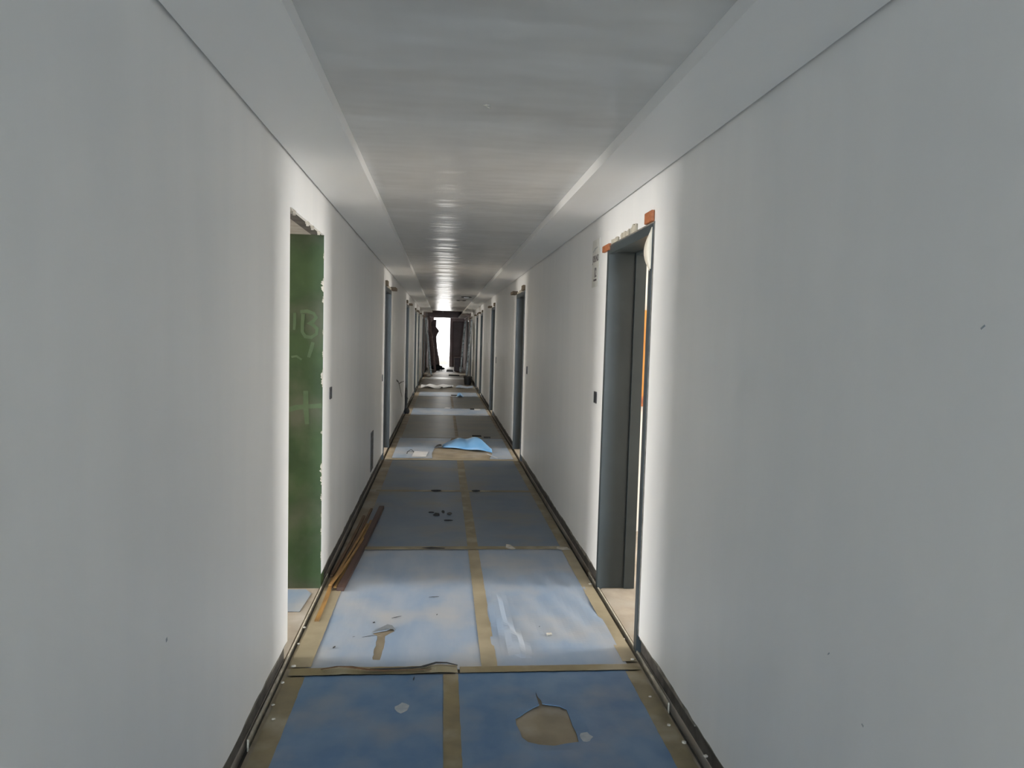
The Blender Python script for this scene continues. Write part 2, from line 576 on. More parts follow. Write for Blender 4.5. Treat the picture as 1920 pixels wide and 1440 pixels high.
# ------------------------------------------------------------------ ceiling
bm = bmesh.new()
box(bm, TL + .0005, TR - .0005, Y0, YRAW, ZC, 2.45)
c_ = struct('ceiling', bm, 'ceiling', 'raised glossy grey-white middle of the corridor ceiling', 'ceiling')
bm = bmesh.new()
box(bm, -6, 6.2, Y0 - .2, YEND, 2.95, 3.1)
link('bare_slab', bm, 'void', c_)
bm = bmesh.new()
for (a, b) in ((Y0 + .1, 7.2),):
    pass
for s in (-1, 1):
    X = (XL if s < 0 else XR) + s * WT
    Y = X + s * ROOMD
    box(bm, min(X, Y), max(X, Y), Y0 + .1, YEND, 2.9, 2.95)
link('room_ceiling', bm, 'roomwall', c_)
# beam and duct pieces inside the open ceiling
bm = bmesh.new()
box(bm, XL, XR, 26.9, 27.2, 2.62, 2.95)
box(bm, XL, XR, 30.4, 30.7, 2.62, 2.95)
box(bm, -.05, .02, 26.1, 34.4, 2.55, 2.6)
link('bare_beams', bm, 'void', c_)
bm = bmesh.new()
box(bm, XL + .012, TL, Y0, 26.6, ZS, 2.455)
struct('trim_1', bm, 'soffit', 'long flat soffit along the left side of the ceiling', 'ceiling trim')
bm = bmesh.new()
box(bm, TR, XR - .012, Y0, 27.3, ZS, 2.455)
struct('trim_2', bm, 'soffit', 'long flat soffit along the right side of the ceiling', 'ceiling trim')
bm = bmesh.new()
box(bm, TR, XR - .012, 27.3, YEND, ZS - .02, ZS + .02)
struct('trim_3', bm, 'rawwall', 'dull unfinished soffit at the far end on the right', 'ceiling trim')
# end of the open ceiling: drop band before the end wall
bm = bmesh.new()
box(bm, XL, TR, 33.9, YEND, ZS - .01, 2.9)
struct('trim_4', bm, 'rawwall', 'dark drop beam in front of the far end wall', 'beam')

# ------------------------------------------------------------------ end wall and doorway to daylight
EX0, EX1 = -.43, .335
bm = bmesh.new()
box(bm, XL - .3, EX0, YEND, YEND + .2, -.05, 3.1)
box(bm, EX1, XR + .3, YEND, YEND + .2, -.05, 3.1)
box(bm, EX0, EX1, YEND, YEND + .2, 2.33, 3.1)
we = struct('wall_end', bm, 'rawwall', 'dull brown end wall around the bright far doorway', 'wall')
t = empty('door_end', (0, YEND, 0))
t.name = 'door_8'
tag(t, 'closed dark brown door leaf in the far end wall right of the bright doorway', 'door', kind='structure')
bm = bmesh.new()
box(bm, .50, .96, -.035, -.002, .02, 2.13)
link('leaf', bm, 'brownd', t)
bm = bmesh.new()
box(bm, .46, .50, -.05, -.002, 0, 2.17)
box(bm, .96, .985, -.05, -.002, 0, 2.17)
box(bm, .50, .96, -.05, -.002, 2.13, 2.17)
link('frame', bm, 'darkboard', t)
bm = bmesh.new()
box(bm, XL - .3, XR + .3, YEND + .2, 38.5, -.2, -.01)
struct('trim_5', bm, 'parapet', 'bright pale balcony floor beyond the far doorway', 'floor')
bm = bmesh.new()
box(bm, XL - 1.5, XR + 1.5, 37.3, 37.45, -.2, .42)
struct('trim_6', bm, 'parapet', 'low pale balcony parapet beyond the far doorway', 'parapet')
# unseen corridor end behind the viewer
bm = bmesh.new()
box(bm, XL - .3, XR + .3, Y0 - .1, Y0, -.2, 3.1)
struct('wall_back', bm, 'plaster', 'white wall closing the corridor behind the viewer', 'wall')


# ------------------------------------------------------------------ metal door frames (door_<n>) with their parts
def door_frame(n, s, a, b, label, full=True, film=False, m='steel'):
    X = XL if s < 0 else XR
    t = empty('door_%d' % n, (X, (a + b) / 2, 0))
    tag(t, label, 'door frame', kind='structure')
    hw = (b - a) / 2
    fp = .009                                 # stands proud of the putty
    xa = -s * fp                              # corridor side in local x
    xb = s * WT

    def bx(bm, x0, x1, *r):
        box(bm, min(x0, x1), max(x0, x1), *r)
    for e in (-1, 1):
        bm = bmesh.new()
        y0, y1 = sorted((e * (hw - .002), e * (hw - .048)))
        bx(bm, xa, xa + s * .030, y0, y1, 0, ZH - .003)            # corridor-side face
        y0, y1 = sorted((e * (hw - .002), e * (hw - .036)))
        bx(bm, xa + s * .030, xb - s * .055, y0, y1, 0, ZH - .003)   # web
        y0, y1 = sorted((e * (hw - .002), e * (hw - .052)))
        bx(bm, xb - s * .055, xb + s * .01, y0, y1, 0, ZH - .003)    # rebate
        link('jamb', bm, m, t)
        if full and e == 1:
            bm = bmesh.new()
            y0, y1 = sorted((e * (hw - .0365), e * (hw - .0385)))
            bx(bm, xb - s * .062, xb - s * .0575, y0, y1, .02, ZH - .05)
            link('weather_strip', bm, 'steel2', t)
    bm = bmesh.new()
    bx(bm, xa, xa + s * .030, -hw + .049, hw - .049, ZH - .050, ZH - .003)
    bx(bm, xa + s * .030, xb - s * .055, -hw + .037, hw - .037, ZH - .036, ZH - .003)
    bx(bm, xb - s * .055, xb + s * .01, -hw + .053, hw - .053, ZH - .052, ZH - .003)
    link('head', bm, m, t)
    # brown line of dried adhesive where the frame meets the putty
    bm = bmesh.new()
    for e in (-1, 1):
        y0, y1 = sorted((e * (hw + .006), e * (hw - .004)))
        bx(bm, -s * .004, s * .002, y0, y1, .09, ZH)
    bx(bm, -s * .006, s * .002, -hw - .006, hw + .006, ZH - .003, ZH + .006)
    link('sealant', bm, 'rawedge', t)
    if full:
        rnd = random.Random(n)
        for (q0, q1, z1) in ((.10, .27, .030), (.33, .52, .036), (.56, .68, .045)):
            bm = bmesh.new()
            yy0, yy1 = hw - q1 * 2 * hw, hw - q0 * 2 * hw
            k = 6
            tp = [(yy0 + (yy1 - yy0) * i / k, ZH + z1 * rnd.uniform(.75, 1.1)) for i in range(k + 1)]
            out = [(yy0, ZH + .004)] + tp + [(yy1, ZH + .004)]
            f0 = [bm.verts.new((-s * .009, y, z)) for y, z in out]
            f1 = [bm.verts.new((s * .004, y, z)) for y, z in out]
            for i in range(len(out)):
                j = (i + 1) % len(out)
                bm.faces.new((f0[i], f0[j], f1[j], f1[i]))
            bm.faces.new(f0)
            bm.faces.new(f1)
            link('mortar_patch', bm, 'mortar', t)
    if film:
        bm = bmesh.new()
        rows = 10
        L, R_ = [], []
        for i in range(rows + 1):
            tt = i / rows
            z = ZH - .02 - tt * .20
            wd = .012 + .05 * math.sin(math.pi * min(1, tt * 1.05)) ** .8
            curl = .02 * math.sin(tt * 3.0)
            L.append(bm.verts.new((-s * (.0095 + .002), -hw + .0, z)))
            R_.append((bm.verts.new((-s * (.013 + curl * .6), -hw + wd * .6, z)), bm.verts.new((-s * (.012 + curl), -hw + wd, z - .01))))
        for i in range(rows):
            bm.faces.new((L[i], L[i + 1], R_[i + 1][0], R_[i][0]))
            bm.faces.new((R_[i][0], R_[i + 1][0], R_[i + 1][1], R_[i][1]))
        o = link('peeling_film', bm, 'film', t, smooth=True)
        sm = o.modifiers.new('thickness', 'SOLIDIFY')
        sm.thickness = .0012
        o['label'] = 'cream peeling protective film'
    return t


side = {-1: 'left', 1: 'right'}
ordn = {1: 'nearest', 2: 'second', 3: 'third', 4: 'fourth', 5: 'fifth', 6: 'sixth', 7: 'seventh'}
k = 1
frames = []
for i in range(1, 8):
    for s in (-1, 1):
        if i == 1 and s < 0:
            continue
        if k == 8:
            k = 9
        a, b = DOORS[i]
        if i == 1:
            lab = 'grey metal door frame of the nearest right doorway, cream film peeling from its top corner'
        else:
            lab = 'grey metal door frame in the %s doorway from the viewer on the %s wall' % (ordn[i], side[s])
        frames.append((k, s, i, door_frame(k, s, a, b, lab, full=(i <= 2), film=(i == 1), m='steel' if i < 2 else 'steel2')))
        k += 1


# wooden wedges on top of the frames
def wedge(s, y0, y1, z0, z1, out, label, m='orangewood', tilt=0.0, group='wooden wedges on top of the door frames'):
    X = XL if s < 0 else XR
    bm = bmesh.new()
    xi, xo = X + s * -.0005, X - s * out
    vs = box(bm, min(xi, xo), max(xi, xo), y0, y1, z0, z1)
    for v in vs:
        if v.co.z > (z0 + z1) / 2:
            v.co.z += tilt * (v.co.y - y0)
    bmesh.ops.bevel(bm, geom=bm.edges[:], offset=.003, segments=1, affect='EDGES')
    o = link('wooden_wedge', bm, m)
    tag(o, label, 'wedge', group)
    return o


for (kk, s, i, t) in frames:
    a, b = DOORS[i]
    if i == 7:
        continue
    nm = '%s %s doorway' % (ordn[i], side[s])
    if i == 1:
        wedge(s, a + .005, a + .125, ZH + .007, ZH + .062, .018, "orange wooden wedge on the near top corner of the %s's frame" % nm)
        wedge(s, b - .07, b + .10, ZH - .028, ZH + .012, .020, "orange wooden wedge sticking past the far top corner of the %s's frame" % nm)
        frames[0][3]
    else:
        mm = 'dullwood'
        wedge(s, a + .01, a + .2, ZH + .007, ZH + .07, .03, "brown wooden wedge on the near top corner of the %s's frame" % nm, mm)
        wedge(s, b - .1, b + .22, ZH + .007, ZH + .045, .07, "brown wooden wedge jutting past the far top corner of the %s's frame" % nm, mm)

# ------------------------------------------------------------------ blue protection sheets and tape
ROWS = [(1.2, 3.215), (3.235, 5.13), (5.15, 7.05), (7.07, 8.84)]
SEAM = [(.07, .07), (.252, .262), (.262, .252), (.25, .25)]
XSL, XSR = -.60, .90


def wav(amp, seed):
    rn = random.Random(seed)
    ph = [rn.uniform(0, 6) for _ in range(6)]
    return lambda x, y: amp * (1.5 + math.sin(x * 5 + ph[0] + y * 1.3) * .6 + math.sin(y * 4 + ph[1]) * .5 + math.sin(x * 11 + y * 6 + ph[2]) * .25)


hole = [(.326, 2.806), (.37, 2.85), (.41, 2.886), (.437, 2.905), (.439, 3.02), (.452, 2.915), (.481, 2.904), (.52, 2.893), (.547, 2.867), (.549, 2.83), (.551, 2.787), (.556, 2.70), (.553, 2.623), (.50, 2.615), (.456, 2.602), (.40, 2.612), (.358, 2.632), (.338, 2.665), (.335, 2.707), (.325, 2.76)]
tear = [(-.300, 3.36), (-.266, 3.356), (-.262, 3.45), (-.258, 3.56), (-.262, 3.627), (-.24, 3.66), (-.216, 3.692), (-.235, 3.735), (-.262, 3.70), (-.29, 3.69), (-.335, 3.665), (-.303, 3.63), (-.30, 3.596), (-.305, 3.48)]


def near_right(x, y):
    # small crumple at the torn rim
    d = math.hypot(x - .45, y - 2.75)
    return .0015 + (.004 * math.exp(-((d - .17) / .05) ** 2))


def row2_left(x, y):
    z = .0015 + .0015 * math.sin(x * 9 + y * 3)
    # front edge buckles up
    e = math.exp(-((y - 3.235) / .035) ** 2)
    z += e * (.018 * math.exp(-((x - .02) / .07) ** 2) + .012 * math.exp(-((x + .42) / .08) ** 2) + .004)
    return z


def row2_right(x, y):
    # big soft wrinkle running diagonally
    z = .002
    xc = .36 + .09 * max(0, (3.75 - y)) + .02 * math.sin(y * 6)
    if y > 3.35:
        z += .026 * math.exp(-((x - xc) / .03) ** 2) * min(1, (y - 3.3) * 6) * min(1, max(0, (4.25 - y) * 5))
    z += .006 * max(0, min(1, (y - 3.42) * 12)) * math.exp(-((y - 3.47) / .3) ** 2) * (1 if x > xc else .2)
    z += .0035 * math.sin((x + .25 * y) * 42) * max(0, min(1, (x - xc) * 6)) * max(0, min(1, (y - 3.4) * 4)) * max(0, min(1, (4.8 - y) * 2))
    return z + .003


sheets = [
    (0, 0, 'blue', [(XSL, 1.2), (.04, 1.2), (.04, 3.21), (XSL, 3.21)], (), wav(.0010, 1), 'dark blue floor sheet at the bottom left with one white putty splash'),
    (0, 1, 'blue', [(.09, 1.2), (XSR, 1.2), (XSR, 3.21), (.09, 3.21)], (hole,), near_right, 'dark blue floor sheet at the bottom right with a big torn hole'),
    (1, 0, 'bluelit', [(XSL, 3.24), (.225, 3.24), (.225, 5.13), (XSL, 5.13)], (tear,), row2_left, 'dusty blue floor sheet, painted door-lit, between the nearest doorways, left half, with a T-shaped tear'),
    (1, 1, 'bluelit', [(.275, 3.24), (XSR + .01, 3.24), (XSR + .01, 5.13), (.275, 5.13)], (), row2_right, 'dusty blue floor sheet, painted door-lit, between the nearest doorways, right half, wrinkled along one side'),
    (2, 0, 'bluegrey', [(XSL + .02, 5.15), (.225, 5.15), (.225, 7.05), (XSL + .02, 7.05)], (), wav(.0012, 2), 'grimy dark blue floor sheet beside the wooden strips with black scuffs'),
    (2, 1, 'bluegrey', [(.275, 5.15), (XSR + .02, 5.15), (XSR + .02, 7.05), (.275, 7.05)], (), wav(.0012, 3), 'grimy dark blue floor sheet right of the centre tape, beyond the nearest metal door frame'),
    (3, 0, 'bluegrey', [(XSL + .02, 7.07), (.22, 7.07), (.22, 8.83), (XSL + .02, 8.83)], (), wav(.0012, 4), 'dark grey-blue floor sheet just before the second doorways, left half'),
    (3, 1, 'bluegrey', [(.27, 7.07), (XSR + .02, 7.07), (XSR + .02, 8.83), (.27, 8.83)], (), wav(.0012, 5), 'dark grey-blue floor sheet just before the second doorways, right half'),
    (4, 0, 'bluelit', [(XSL + .0, 8.95), (-.1, 8.95), (-.11, 9.35), (-.08, 9.78), (.1, 9.99), (.16, 10.7), (XSL, 10.7)], (), wav(.0015, 6), 'scuffed sheet painted door-lit, left of the bare patch at the second doorways'),
    (4, 1, 'bluelit', [(.62, 8.95), (XSR + .02, 8.95), (XSR + .02, 10.7), (.5, 10.7), (.66, 9.7), (.68, 9.35)], (), wav(.0015, 7), 'scuffed sheet painted door-lit, right of the bare patch at the second doorways'),
    (5, 0, 'bluefar', [(XSL + .02, 10.75), (.22, 10.75), (.22, 13.7), (XSL + .02, 13.7)], (), wav(.0015, 8), 'dark grey floor sheet between the second and third doorways, left half'),
    (5, 1, 'bluefar', [(.27, 10.75), (XSR + .02, 10.75), (XSR + .02, 13.7), (.27, 13.7)], (), wav(.0015, 9), 'dark grey floor sheet between the second and third doorways, right half'),
    (6, 0, 'bluefar', [(XSL + .02, 15.1), (.22, 15.1), (.22, 17.9), (XSL + .02, 17.9)], (), wav(.0015, 10), 'dark grey floor sheet between the third and fourth doorways, left half'),
    (6, 1, 'bluefar', [(.27, 15.1), (XSR + .02, 15.1), (XSR + .02, 17.9), (.27, 17.9)], (), wav(.0015, 12), 'dark grey floor sheet between the third and fourth doorways, right half'),
    (7, 0, 'bluelit', [(XSL + .02, 13.75), (XSR + .02, 13.75), (XSR + .02, 15.05), (XSL + .02, 15.05)], (), wav(.0015, 14), 'full-width floor sheet painted door-lit between the third pair of doorways'),
    (8, 0, 'bluelit', [(XSL + .02, 17.95), (XSR + .02, 17.95), (XSR + .02, 19.25), (XSL + .02, 19.25)], (), wav(.0015, 15), 'full-width floor sheet painted door-lit between the fourth pair of doorways'),
]
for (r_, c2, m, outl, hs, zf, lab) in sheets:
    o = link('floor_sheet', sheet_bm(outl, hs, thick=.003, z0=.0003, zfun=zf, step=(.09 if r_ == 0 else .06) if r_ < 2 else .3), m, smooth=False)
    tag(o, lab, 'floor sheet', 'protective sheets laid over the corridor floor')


def tape(outl, lab, m='tape', z=.006, zf=None, step=.08, jag=.0015):
    o = link('tape_strip', sheet_bm(outl, (), thick=.0008, z0=z, zfun=zf, step=step, jag=jag), m)
    tag(o, lab, 'tape', 'brown tape strips on the floor sheets')
    return o


def strip(x0, x1, y0, y1):
    return [(x0, y0), (x1, y0), (x1, y1), (x0, y1)]


tape(strip(.034, .102, 1.2, 3.20), 'brown tape strip down the middle of the two nearest dark blue sheets')
tape(strip(.213, .288, 3.25, 5.10), 'brown tape strip painted door-lit down the middle of the pale sheets between the nearest doorways', 'tapelit', z=.0085)
tape(strip(.212, .29, 5.17, 7.03), 'dim brown centre tape strip right of the black scuffs, past the pale sheets')
tape(strip(.205, .285, 7.09, 8.82), 'dim brown centre tape strip ending at the second doorways')
tape(strip(-.668, -.585, 1.2, 3.20), 'brown tape strip along the left edge of the nearest dark blue sheet', z=.005)
tape(strip(.885, .962, 1.2, 3.20), 'brown tape strip along the right edge of the nearest dark blue sheet', z=.005)
tape(strip(-.672, -.575, 3.29, 4.28), 'brown tape strip painted door-lit along the left edge of the pale sheet by the bare opening', 'tapelit', z=.008)
tape(strip(.895, .966, 3.29, 5.10), 'brown tape strip painted door-lit along the right edge of the pale sheet by the metal door frame', 'tapelit', z=.0105)
tape(strip(.90, .966, 5.17, 8.8), 'dim brown tape strip along the right wall between the first and second doorways', z=.006)


def buck(x, y):
    e = math.exp(-((y - 3.245) / .03) ** 2)
    return e * (.020 * math.exp(-((x - .02) / .07) ** 2) + .014 * math.exp(-((x + .42) / .08) ** 2))


tape(strip(-.66, .10, 3.205, 3.275), 'buckled brown tape strip across the floor, left half of the nearest cross seam', z=.0105, zf=buck, step=.05, jag=.003)
tape(strip(.11, .955, 3.205, 3.262), 'flat brown tape strip across the floor, right half of the nearest cross seam', z=.0105)
tape(strip(-.55, .955, 5.10, 5.17), 'brown tape strip across the floor at the far end of the wooden strips', z=.0125)
tape(strip(-.62, .955, 7.02, 7.10), 'dim brown tape strip across the floor midway to the second doorways', z=.0075)
tape(strip(-.66, .955, 8.80, 8.88), 'tape strip painted door-lit across the floor at the near side of the second doorways', 'tapelit', z=.0075)

# black sliver standing in for the shaded gap under the buckled tape
bm = sheet_bm([(-.30, 3.222), (-.22, 3.226), (-.05, 3.232), (.10, 3.246), (.10, 3.252), (.0, 3.252), (-.14, 3.243), (-.30, 3.236)], (), thick=.002, z0=.0165, zfun=lambda x, y: .022 * math.exp(-((x - .02) / .06) ** 2) + .004, step=.05)
tag(link('gap_shade_sliver', bm, 'rag'), 'black sliver standing for the shaded gap under the nearest cross tape', 'scrap')
bm = sheet_bm([(-.52, 3.226), (-.44, 3.226), (-.36, 3.217), (-.24, 3.212), (-.02, 3.220), (-.02, 3.224), (-.24, 3.222), (-.38, 3.236), (-.52, 3.236)], (), thick=.0015, z0=.0185, zfun=lambda x, y: .018 * math.exp(-((x + .42) / .08) ** 2) + .002, step=.05)
tag(link('torn_tape_edge', bm, 'stick2'), 'rust brown ragged strip along the nearest cross tape', 'scrap')


# splashes, scuffs
_o = link('floor_sheet', sheet_bm([(XSL + .02, 24.7), (XSR, 24.75), (XSR, 25.95), (XSL + .02, 25.9)], (), thick=.003, z0=.0003, zfun=wav(.0015, 21), step=.3), 'bluefar')  # pale sheet added to stand for the band of doorway light
tag(_o, 'pale grey floor sheet added as the light band at the sixth doorways', 'floor sheet', 'protective sheets laid over the corridor floor')
def scrap(name, outl, m, lab, cat, z=.0065, thick=.0006, zf=None, group=None, step=.05, jag=0.0):
    o = link(name, sheet_bm(outl, (), thick=thick, z0=z, zfun=zf, step=step, jag=jag), m)
    return tag(o, lab, cat, group)


def disc(cx, cy, rx, ry, n=11, seed=0):
    rn = random.Random(seed)
    return [(cx + rx * rn.uniform(.75, 1.1) * math.cos(2 * math.pi * i / n), cy + ry * rn.uniform(.75, 1.1) * math.sin(2 * math.pi * i / n)) for i in range(n)]


scrap('putty_splash', disc(-.135, 2.91, .032, .042, seed=1), 'splat', 'pale round putty splash on the nearest left blue sheet', 'splash')
scrap('putty_splash', disc(.588, 2.655, .026, .036, seed=2), 'splat', 'pale putty splash beside the big torn hole', 'splash', z=.0085)
GS = 'black flecks scattered on the floor sheets'
for j, (x, y, L, wd, an) in enumerate(((-.098, 3.165, .045, .006, 1.5), (-.50, 3.50, .03, .012, 1.3), (-.335, 3.80, .02, .014, 1.2), (-.22, 3.87, .06, .007, .5),
                                      (-.33, 3.63, .10, .004, .35), (.0, 3.9, .02, .006, 1.4), (-.02, 4.17, .06, .007, .1), (.372, 3.66, .035, .006, 1.7), (.55, 3.72, .02, .006, 1), (-.42, 3.62, .015, .004, .6))):
    d = Vector((math.cos(an), math.sin(an))) * L / 2
    nn = Vector((-d.y, d.x)).normalized() * wd / 2
    q = [(x - d.x, y - d.y), (x + nn.x - d.x * .3, y + nn.y - d.y * .3), (x + nn.x * .6 + d.x * .5, y + nn.y * .6 + d.y * .5), (x + d.x, y + d.y), (x - nn.x, y - nn.y)]
    scrap('black_fleck', q, 'rag', 'small black fleck of grit on a blue floor sheet near the viewer', 'fleck', z=.0085 if y > 3.3 else .0062, thick=.001, group=GS, step=.02)
# T-shaped flap of the tear
scrap('torn_flap', [(-.335, 3.672), (-.285, 3.70), (-.262, 3.715), (-.212, 3.70), (-.235, 3.74), (-.26, 3.75), (-.30, 3.715)], 'bluegrey', 'curled grey flap at the top of the T-shaped tear', 'scrap', z=.006, zf=lambda x, y: .012 * max(0, (y - 3.69) / .06), step=.03)
for (x, y, rx, ry, sd) in ((-.02, 6.12, .03, .06, 3), (.035, 6.22, .015, .05, 4), (.09, 6.15, .022, .05, 5), (.075, 5.93, .04, .02, 6), (-.07, 6.2, .03, .02, 7)):
    scrap('black_scuff', disc(x, y, rx, ry, 9, sd), 'rag' if sd != 5 else 'black', 'black scrap in the cluster on the dark sheet beyond the wooden strips', 'scrap', z=.0065, thick=.003, group='black scraps clustered beyond the pale sheets')
for (x, y, sd, rx) in ((-.03, 7.06, 8, .06), (.36, 7.06, 9, .05)):
    scrap('torn_tape_scrap', disc(x, y, rx, .05, 9, sd), 'rag', 'black torn spot on the dim cross tape before the second doorways, %s of centre' % ('left' if sd == 8 else 'right'), 'scrap', z=.0095, thick=.001)
scrap('torn_tape_scrap', [(-.12, 5.13), (-.06, 5.10), (.04, 5.11), (.05, 5.125), (-.05, 5.15)], 'rag', 'thin black tear in the cross tape at the end of the pale left sheet', 'scrap', z=.0145, thick=.001)
scrap('torn_tape_scrap', [(.49, 5.13), (.53, 5.08), (.56, 5.10), (.53, 5.2), (.5, 5.22)], 'crumb', 'small cream scrap on the cross tape at the end of the pale right sheet', 'scrap', z=.0145, thick=.001)
scrap('torn_tape_scrap', [(.86, 5.10), (.90, 5.07), (.96, 5.08), (.945, 5.14), (.87, 5.15)], 'crumb', 'cream torn tape end touching the right wall at the cross tape', 'scrap', z=.0145, thick=.001)
# small white chip on the pale right sheet
bm = bmesh.new()
box(bm, -.014, .014, -.010, .010, 0, .009)
bmesh.ops.bevel(bm, geom=bm.edges[:], offset=.002, segments=1, affect='EDGES')
tag(link('white_chip', bm, 'crumb', loc=(.583, 3.60, .0125)), 'bright white rectangular chip on the pale wrinkled right sheet', 'chip')

# plaster crumbs along both grooves
GR = 'plaster crumbs along the wall grooves'
for j, (x, y, z, r) in enumerate(((-.655, 3.30, .006, .015), (-.672, 3.15, .004, .011), (-.688, 3.04, -.035, .012), (-.669, 2.96, .003, .010), (-.640, 2.84, .007, .011), (-.68, 3.55, .003, .010), (-.69, 3.75, .003, .012),
                                  (.945, 3.30, .012, .014), (.93, 2.95, .008, .009), (.94, 2.72, .008, .011), (.962, 2.60, .005, .014), (.968, 3.55, .006, .008), (.955, 4.35, .012, .014), (.99, 2.45, .04, .012), (.93, 2.42, .008, .012))):
    bm = bmesh.new()
    blob(bm, (0, 0, r * .3), r * .72, .45, seed=j)
    o = link('plaster_crumb', bm, 'crumb', loc=(x, y, z))
    tag(o, 'small white plaster crumb lying along the foot of the wall', 'crumb', GR)

# cream marble threshold edge line at the two nearest doorways
for s, nm in ((-1, 'left'), (1, 'right')):
    bm = bmesh.new()
    X = XL if s < 0 else XR
    a, b = X + s * .001, X - s * .006
    box(bm, min(a, b), max(a, b), 2.7 if s < 0 else 2.9, 4.6, -.04, .008)
    struct('trim_%d' % (7 if s < 0 else 8), bm, 'mortar', 'thin pale floor edge strip along the %s wall by the nearest doorway' % nm, 'floor trim')

# blue paper just inside the bare left opening
scrap('blue_sheet_piece', [(-1.25, 4.0), (-.76, 3.98), (-.745, 4.26), (-.79, 4.33), (-1.25, 4.33)], 'bluelit', 'small pale blue sheet piece on the floor inside the bare left opening', 'sheet', z=.0, thick=.002)

# folded-back blue sheet at the second doorways
fold = bmesh.new()
NX, NY = 22, 12
grid = []
for i in range(NX + 1):
    row = []
    for j in range(NY + 1):
        u = i / NX
        v = j / NY
        # near edge and far edge of the lifted sheet
        xn = .02 + .66 * u
        yn = 9.80 - .42 * u
        far = .95 * (math.sin(math.pi * min(1, u * .9 + .03)) ** .8)
        y = yn + far * v
        ridge = .125 * math.exp(-((u - .70) / .22) ** 2) + .075 * math.exp(-((u - .33) / .17) ** 2)
        z = .012 + ridge * math.sin(math.pi * min(1, .10 + v * .9)) + .010 * math.sin(u * 9)
        if v < .15:
            z *= .55 + 3 * v
        x = xn + .03 * math.sin(v * 3) * (1 - u)
        row.append(fold.verts.new((x, y, max(.004, z))))
    grid.append(row)
for i in range(NX):
    for j in range(NY):
        fold.faces.new((grid[i][j], grid[i + 1][j], grid[i + 1][j + 1], grid[i][j + 1]))
o = link('crumpled_blue_sheet', fold, 'bluebright', smooth=True)
sm = o.modifiers.new('thickness', 'SOLIDIFY')
sm.thickness = .003
sm.offset = 1
tag(o, 'bright blue sheet crumpled and humped up on the floor at the second doorways', 'sheet')
# its black underside flap to the left
scrap('black_flap', [(-.09, 9.72), (-.02, 9.70), (.015, 9.80), (.01, 9.95), (-.05, 9.87)], 'rag', 'black flap lying between the bare patch and the bright blue crumpled sheet', 'flap', z=.005, zf=lambda x, y: .03 * max(0, math.sin((x + .1) * 20)), step=.04)
scrap('white_paper_strip', [(.60, 9.3), (.615, 9.32), (.73, 8.98), (.715, 8.96)], 'paper', 'thin white paper strip pointing from the bright blue crumpled sheet', 'paper', z=.009, thick=.001)
scrap('white_paper', [(-.36, 9.02), (-.18, 9.02), (-.16, 9.4), (-.34, 9.45)], 'paper', 'white paper left of the bare patch at the second doorways', 'paper', z=.009, thick=.001)
for (x, y, sd) in ((-.40, 9.55, 1), (-.33, 9.2, 3)):
    pass
# small house-shaped black doodle on the sheet
bm = bmesh.new()
for p0, p1 in (((-.43, 9.42), (-.39, 9.60)), ((-.39, 9.60), (-.345, 9.42)), ((-.43, 9.42), (-.43, 9.25)), ((-.345, 9.42), (-.345, 9.25)), ((-.43, 9.42), (-.345, 9.42))):
    bar(bm, (*p0, .0075), (*p1, .0075), .008, .001)
tag(link('black_wire_scrap', bm, 'rag'), 'small black bent wire scrap on the pale sheet at the second doorways', 'scrap')
for (x, y, L, nm) in ((.55, 10.9, .14, 'near'), (.70, 10.75, .10, 'off')):
    scrap('black_strip', strip(x - L / 2, x + L / 2, y, y + .09), 'rag', 'black strip on the floor behind the bright blue crumpled sheet, %s' % ('left one' if nm == 'near' else 'right one'), 'scrap', z=.007, thick=.01)
# further litter
scrap('blue_scrap', [(.36, 17.9), (.40, 18.5), (.50, 18.6), (.56, 18.1), (.52, 17.7)], 'bluebright', 'blue scrap on the floor at the fourth doorways', 'scrap', z=.006, zf=lambda x, y: .05 * math.exp(-((x - .46) / .05) ** 2), thick=.002)
scrap('black_strip', [(.24, 18.2), (.40, 18.15), (.40, 18.3), (.24, 18.35)], 'rag', 'black strip beside the blue scrap at the fourth doorways', 'scrap', z=.008, thick=.01)
scrap('crumpled_white_sheet', [(-.60, 20.6), (-.2, 20.5), (-.05, 20.2), (.05, 20.7), (.3, 20.8), (.35, 21.5), (-.3, 21.7), (-.6, 21.5)], 'paper', 'crumpled white sheet on the floor at the fifth doorways, left side', 'sheet', z=.004, zf=lambda x, y: .03 * (1 + math.sin(x * 17 + y * 5)), thick=.002, step=.14)
scrap('crumpled_white_sheet', [(.4, 20.7), (.9, 20.6), (.92, 21.4), (.45, 21.6)], 'bluelit', 'crumpled pale bluish sheet on the floor at the fifth doorways, right side', 'sheet', z=.004, zf=lambda x, y: .02 * (1 + math.sin(x * 19 + y * 6)), thick=.002, step=.14)
scrap('white_paper', [(.05, 14.82), (.16, 14.75), (.20, 14.95), (.10, 15.0)], 'paper', 'small bright paper on the floor at the far side of the third doorways', 'paper', z=.008, zf=lambda x, y: .02, thick=.002)
scrap('white_paper', [(.68, 14.7), (.80, 14.7), (.82, 15.0), (.69, 15.02)], 'paper', 'pale paper near the right wall at the third doorways', 'paper', z=.008, thick=.002)
scrap('black_strip', [(.60, 14.85), (.68, 14.85), (.68, 15.02), (.60, 15.02)], 'rag', 'black scrap beside the pale paper at the third doorways', 'scrap', z=.008, thick=.01)
scrap('black_board', [(.25, 27.1), (.65, 27.0), (.66, 27.25), (.27, 27.4)], 'rag', 'black flat scrap lying across the floor in the far unfinished part', 'scrap', z=.001, thick=.03)
scrap('black_board', [(.18, 30.0), (.46, 30.0), (.46, 31.2), (.20, 31.2)], 'rag', 'black board on the floor left of the maroon bin', 'board', z=.001, thick=.03)

# ------------------------------------------------------------------ wooden strips on the left
ST = 'wooden strips heaped against the foot of the left wall'


